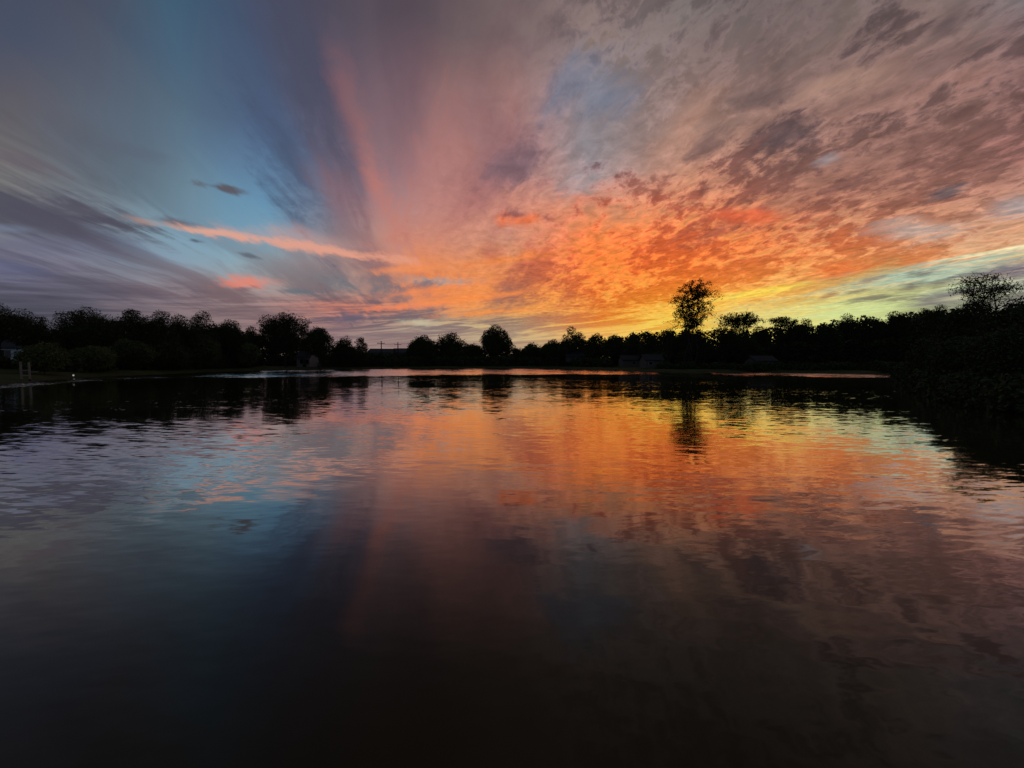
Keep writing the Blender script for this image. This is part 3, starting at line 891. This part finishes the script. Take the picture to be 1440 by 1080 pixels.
house('house', -45, 34, 66, 1.95, 2.5, 1.6, 6, 'blue_wall', 'roof', 'pale blue white building behind the lawn at far left', [(-.7, .9, 1.4, 1.1), (-.05, .9, 1.6, 1.1), (.42, .8, .9, 1.2)], .2)
house('cottage', 316, 338, 93, g_at(327, 93), 2.3, 1.2, 4, 'pale_wall', 'roof', 'small pale cottage glimpsed between bushes left of the oak', [(-.62, .9, .7, 1.2), (.45, .9, 1.2, 1.2)], 0)
house('cottage', 417, 435, 106, g_at(427, 106), 2.7, 1.8, 5, 'pale_wall', 'roof', 'pale cottage under the right side of the big oak', [(-.2, .9, .9, 1.1), (.62, .9, .9, 1.1)], .2)
house('house', 517, 549, 190, 2.0, 4.6, 1.9, 9, 'grey_wall', 'roof_blue', 'long low roofed house below the taller utility pole', [(-.6, 2.8, 1.2, 1.2), (0, 2.8, 1.2, 1.2), (.6, 2.8, 1.2, 1.2)])
house('house', 551, 572, 196, 2.0, 4.7, 2.2, 9, 'grey_wall', 'roof_blue', 'house with peaked roof below the shorter utility pole', [(-.4, 2.8, 1.2, 1.2), (.4, 2.8, 1.2, 1.2)])
house('shed', 797, 828, 121, g_at(812, 121) + 1.2, 2.0, 1.5, 5, 'grey_wall', 'roof_blue', 'grey roofed shed among trees below the open topped tree', [(0, .6, 1.2, .9)])
house('shed', 876, 900, 98, g_at(888, 98), 1.9, 1.0, 4, 'tan_wall', 'roof', 'left one of two low sheds near the shore below the ridge', [(.3, .8, .8, .7)])
house('shed', 908, 932, 86, g_at(920, 86), 1.9, 1.1, 4, 'tan_wall', 'roof', 'right one of two low sheds near the shore below the ridge', [(-.4, .8, .8, .7)])
house('shed', 1064, 1092, 79, g_at(1078, 79), 1.6, .9, 4, 'tan_wall', 'roof', 'long low shed by the shore right of the tallest tree', [(.4, .7, .8, .6)])

# ------------------------------------------------------------------ utility poles and wire
def pole(x, ytop, Y, label):
    X, _, zt = at(x, ytop, Y)
    r = thing('utility_pole', (X, Y, 1.5), label, 'utility pole', 'utility poles beyond the far bank')
    H = zt - 1.5
    mb = MB(); mb.tube([(0, 0, 0), (0, 0, H * .5), (0, 0, H)], [.30, .26, .2], 8); mb.build('post', 'wood_dark', r)
    mb = MB(); mb.box(-1.7, -.33, H - 1.15, 1.7, -.21, H - .95); a = mb.build('crossarm', 'wood_dark', r)
    for u in (-1.5, -.75, .75, 1.5):
        mb = MB(); mb.tube([(u, -.27, H - .94), (u, -.27, H - .8), (u, -.27, H - .68)], [.05, .09, .05], 8); mb.build('insulator', 'metal', a)
    return X, Y, zt


p1 = pole(536, 479.5, 172, 'taller utility pole above the long low roofed house')
p2 = pole(559.5, 481.3, 184, 'shorter utility pole with clear crossarm near the round topped tree')


def wire(pts, label):
    mb = MB()
    P = []
    for i in range(13):
        k = i / 12
        a, b2 = np.array(pts[0]), np.array(pts[1])
        q = a + (b2 - a) * k; q[2] -= 1.2 * 4 * k * (1 - k) * .5
        P.append(q)
    mb.tube(P, .045, 4)
    o = mb.build('power_line', 'wood_dark')
    tag(o, label, 'cable')


wire([(p1[0] - 1.5, p1[1], p1[2] - .7), (p2[0] - 1.5, p2[1], p2[2] - .7)], 'thin cable strung between the two utility poles')
wire([(p2[0] + 1.5, p2[1], p2[2] - .7), at(772, 480.5, 168)], 'thin cable running right from the poles behind the round tree')

# ------------------------------------------------------------------ wooden post frame and small lamp on the left shore
X0, Y0 = on_z(36.5, 537.5)
fr_ = thing('landing_frame', (X0, Y0, 0), 'wooden frame of two posts with crossbars at the left shore', 'landing frame', rz=.75)
for s in (-1, 1):
    mb = MB(); mb.box(s * .26 - .07, -.07, .30, s * .26 + .07, .07, 2.02 if s < 0 else 1.96)
    po = mb.build('post', 'wood', fr_)
    mb = MB(); mb.box(s * .26 - .08, -.08, -.9, s * .26 + .08, .08, .297)
    mb.build('footing', 'wood_dark', po)
for z in (.62, 1.12):
    mb = MB(); mb.box(-.19 + .002, -.06, z, .19 - .002, .06, z + .1); mb.build('crossbar', 'wood', fr_)
mb = MB(); mb.box(.332, -.05, .98, .8, .05, 1.06); mb.build('handrail', 'wood', fr_)
XL, YL = on_z(101, 533)
YL += 1.6; XL -= 1.6
zl = float(gz(XL, YL))
lp = thing('garden_light', (XL, YL, zl), 'tiny lit garden lamp on the left bank by the dome bush', 'lamp')
mb = MB(); mb.tube([(0, 0, -.05), (0, 0, .2), (0, 0, .3)], [.03, .03, .04], 8); mb.build('stake', 'metal', lp)
mb = MB(); mb.tube([(0, 0, .302), (0, 0, .35), (0, 0, .43), (0, 0, .48)], [.04, .08, .08, .045], 10); mb.build('globe', 'lamp', lp)
mb = MB(); mb.tube([(0, 0, .482), (0, 0, .51), (0, 0, .55)], [.1, .09, .02], 10); mb.build('cap', 'metal', lp)
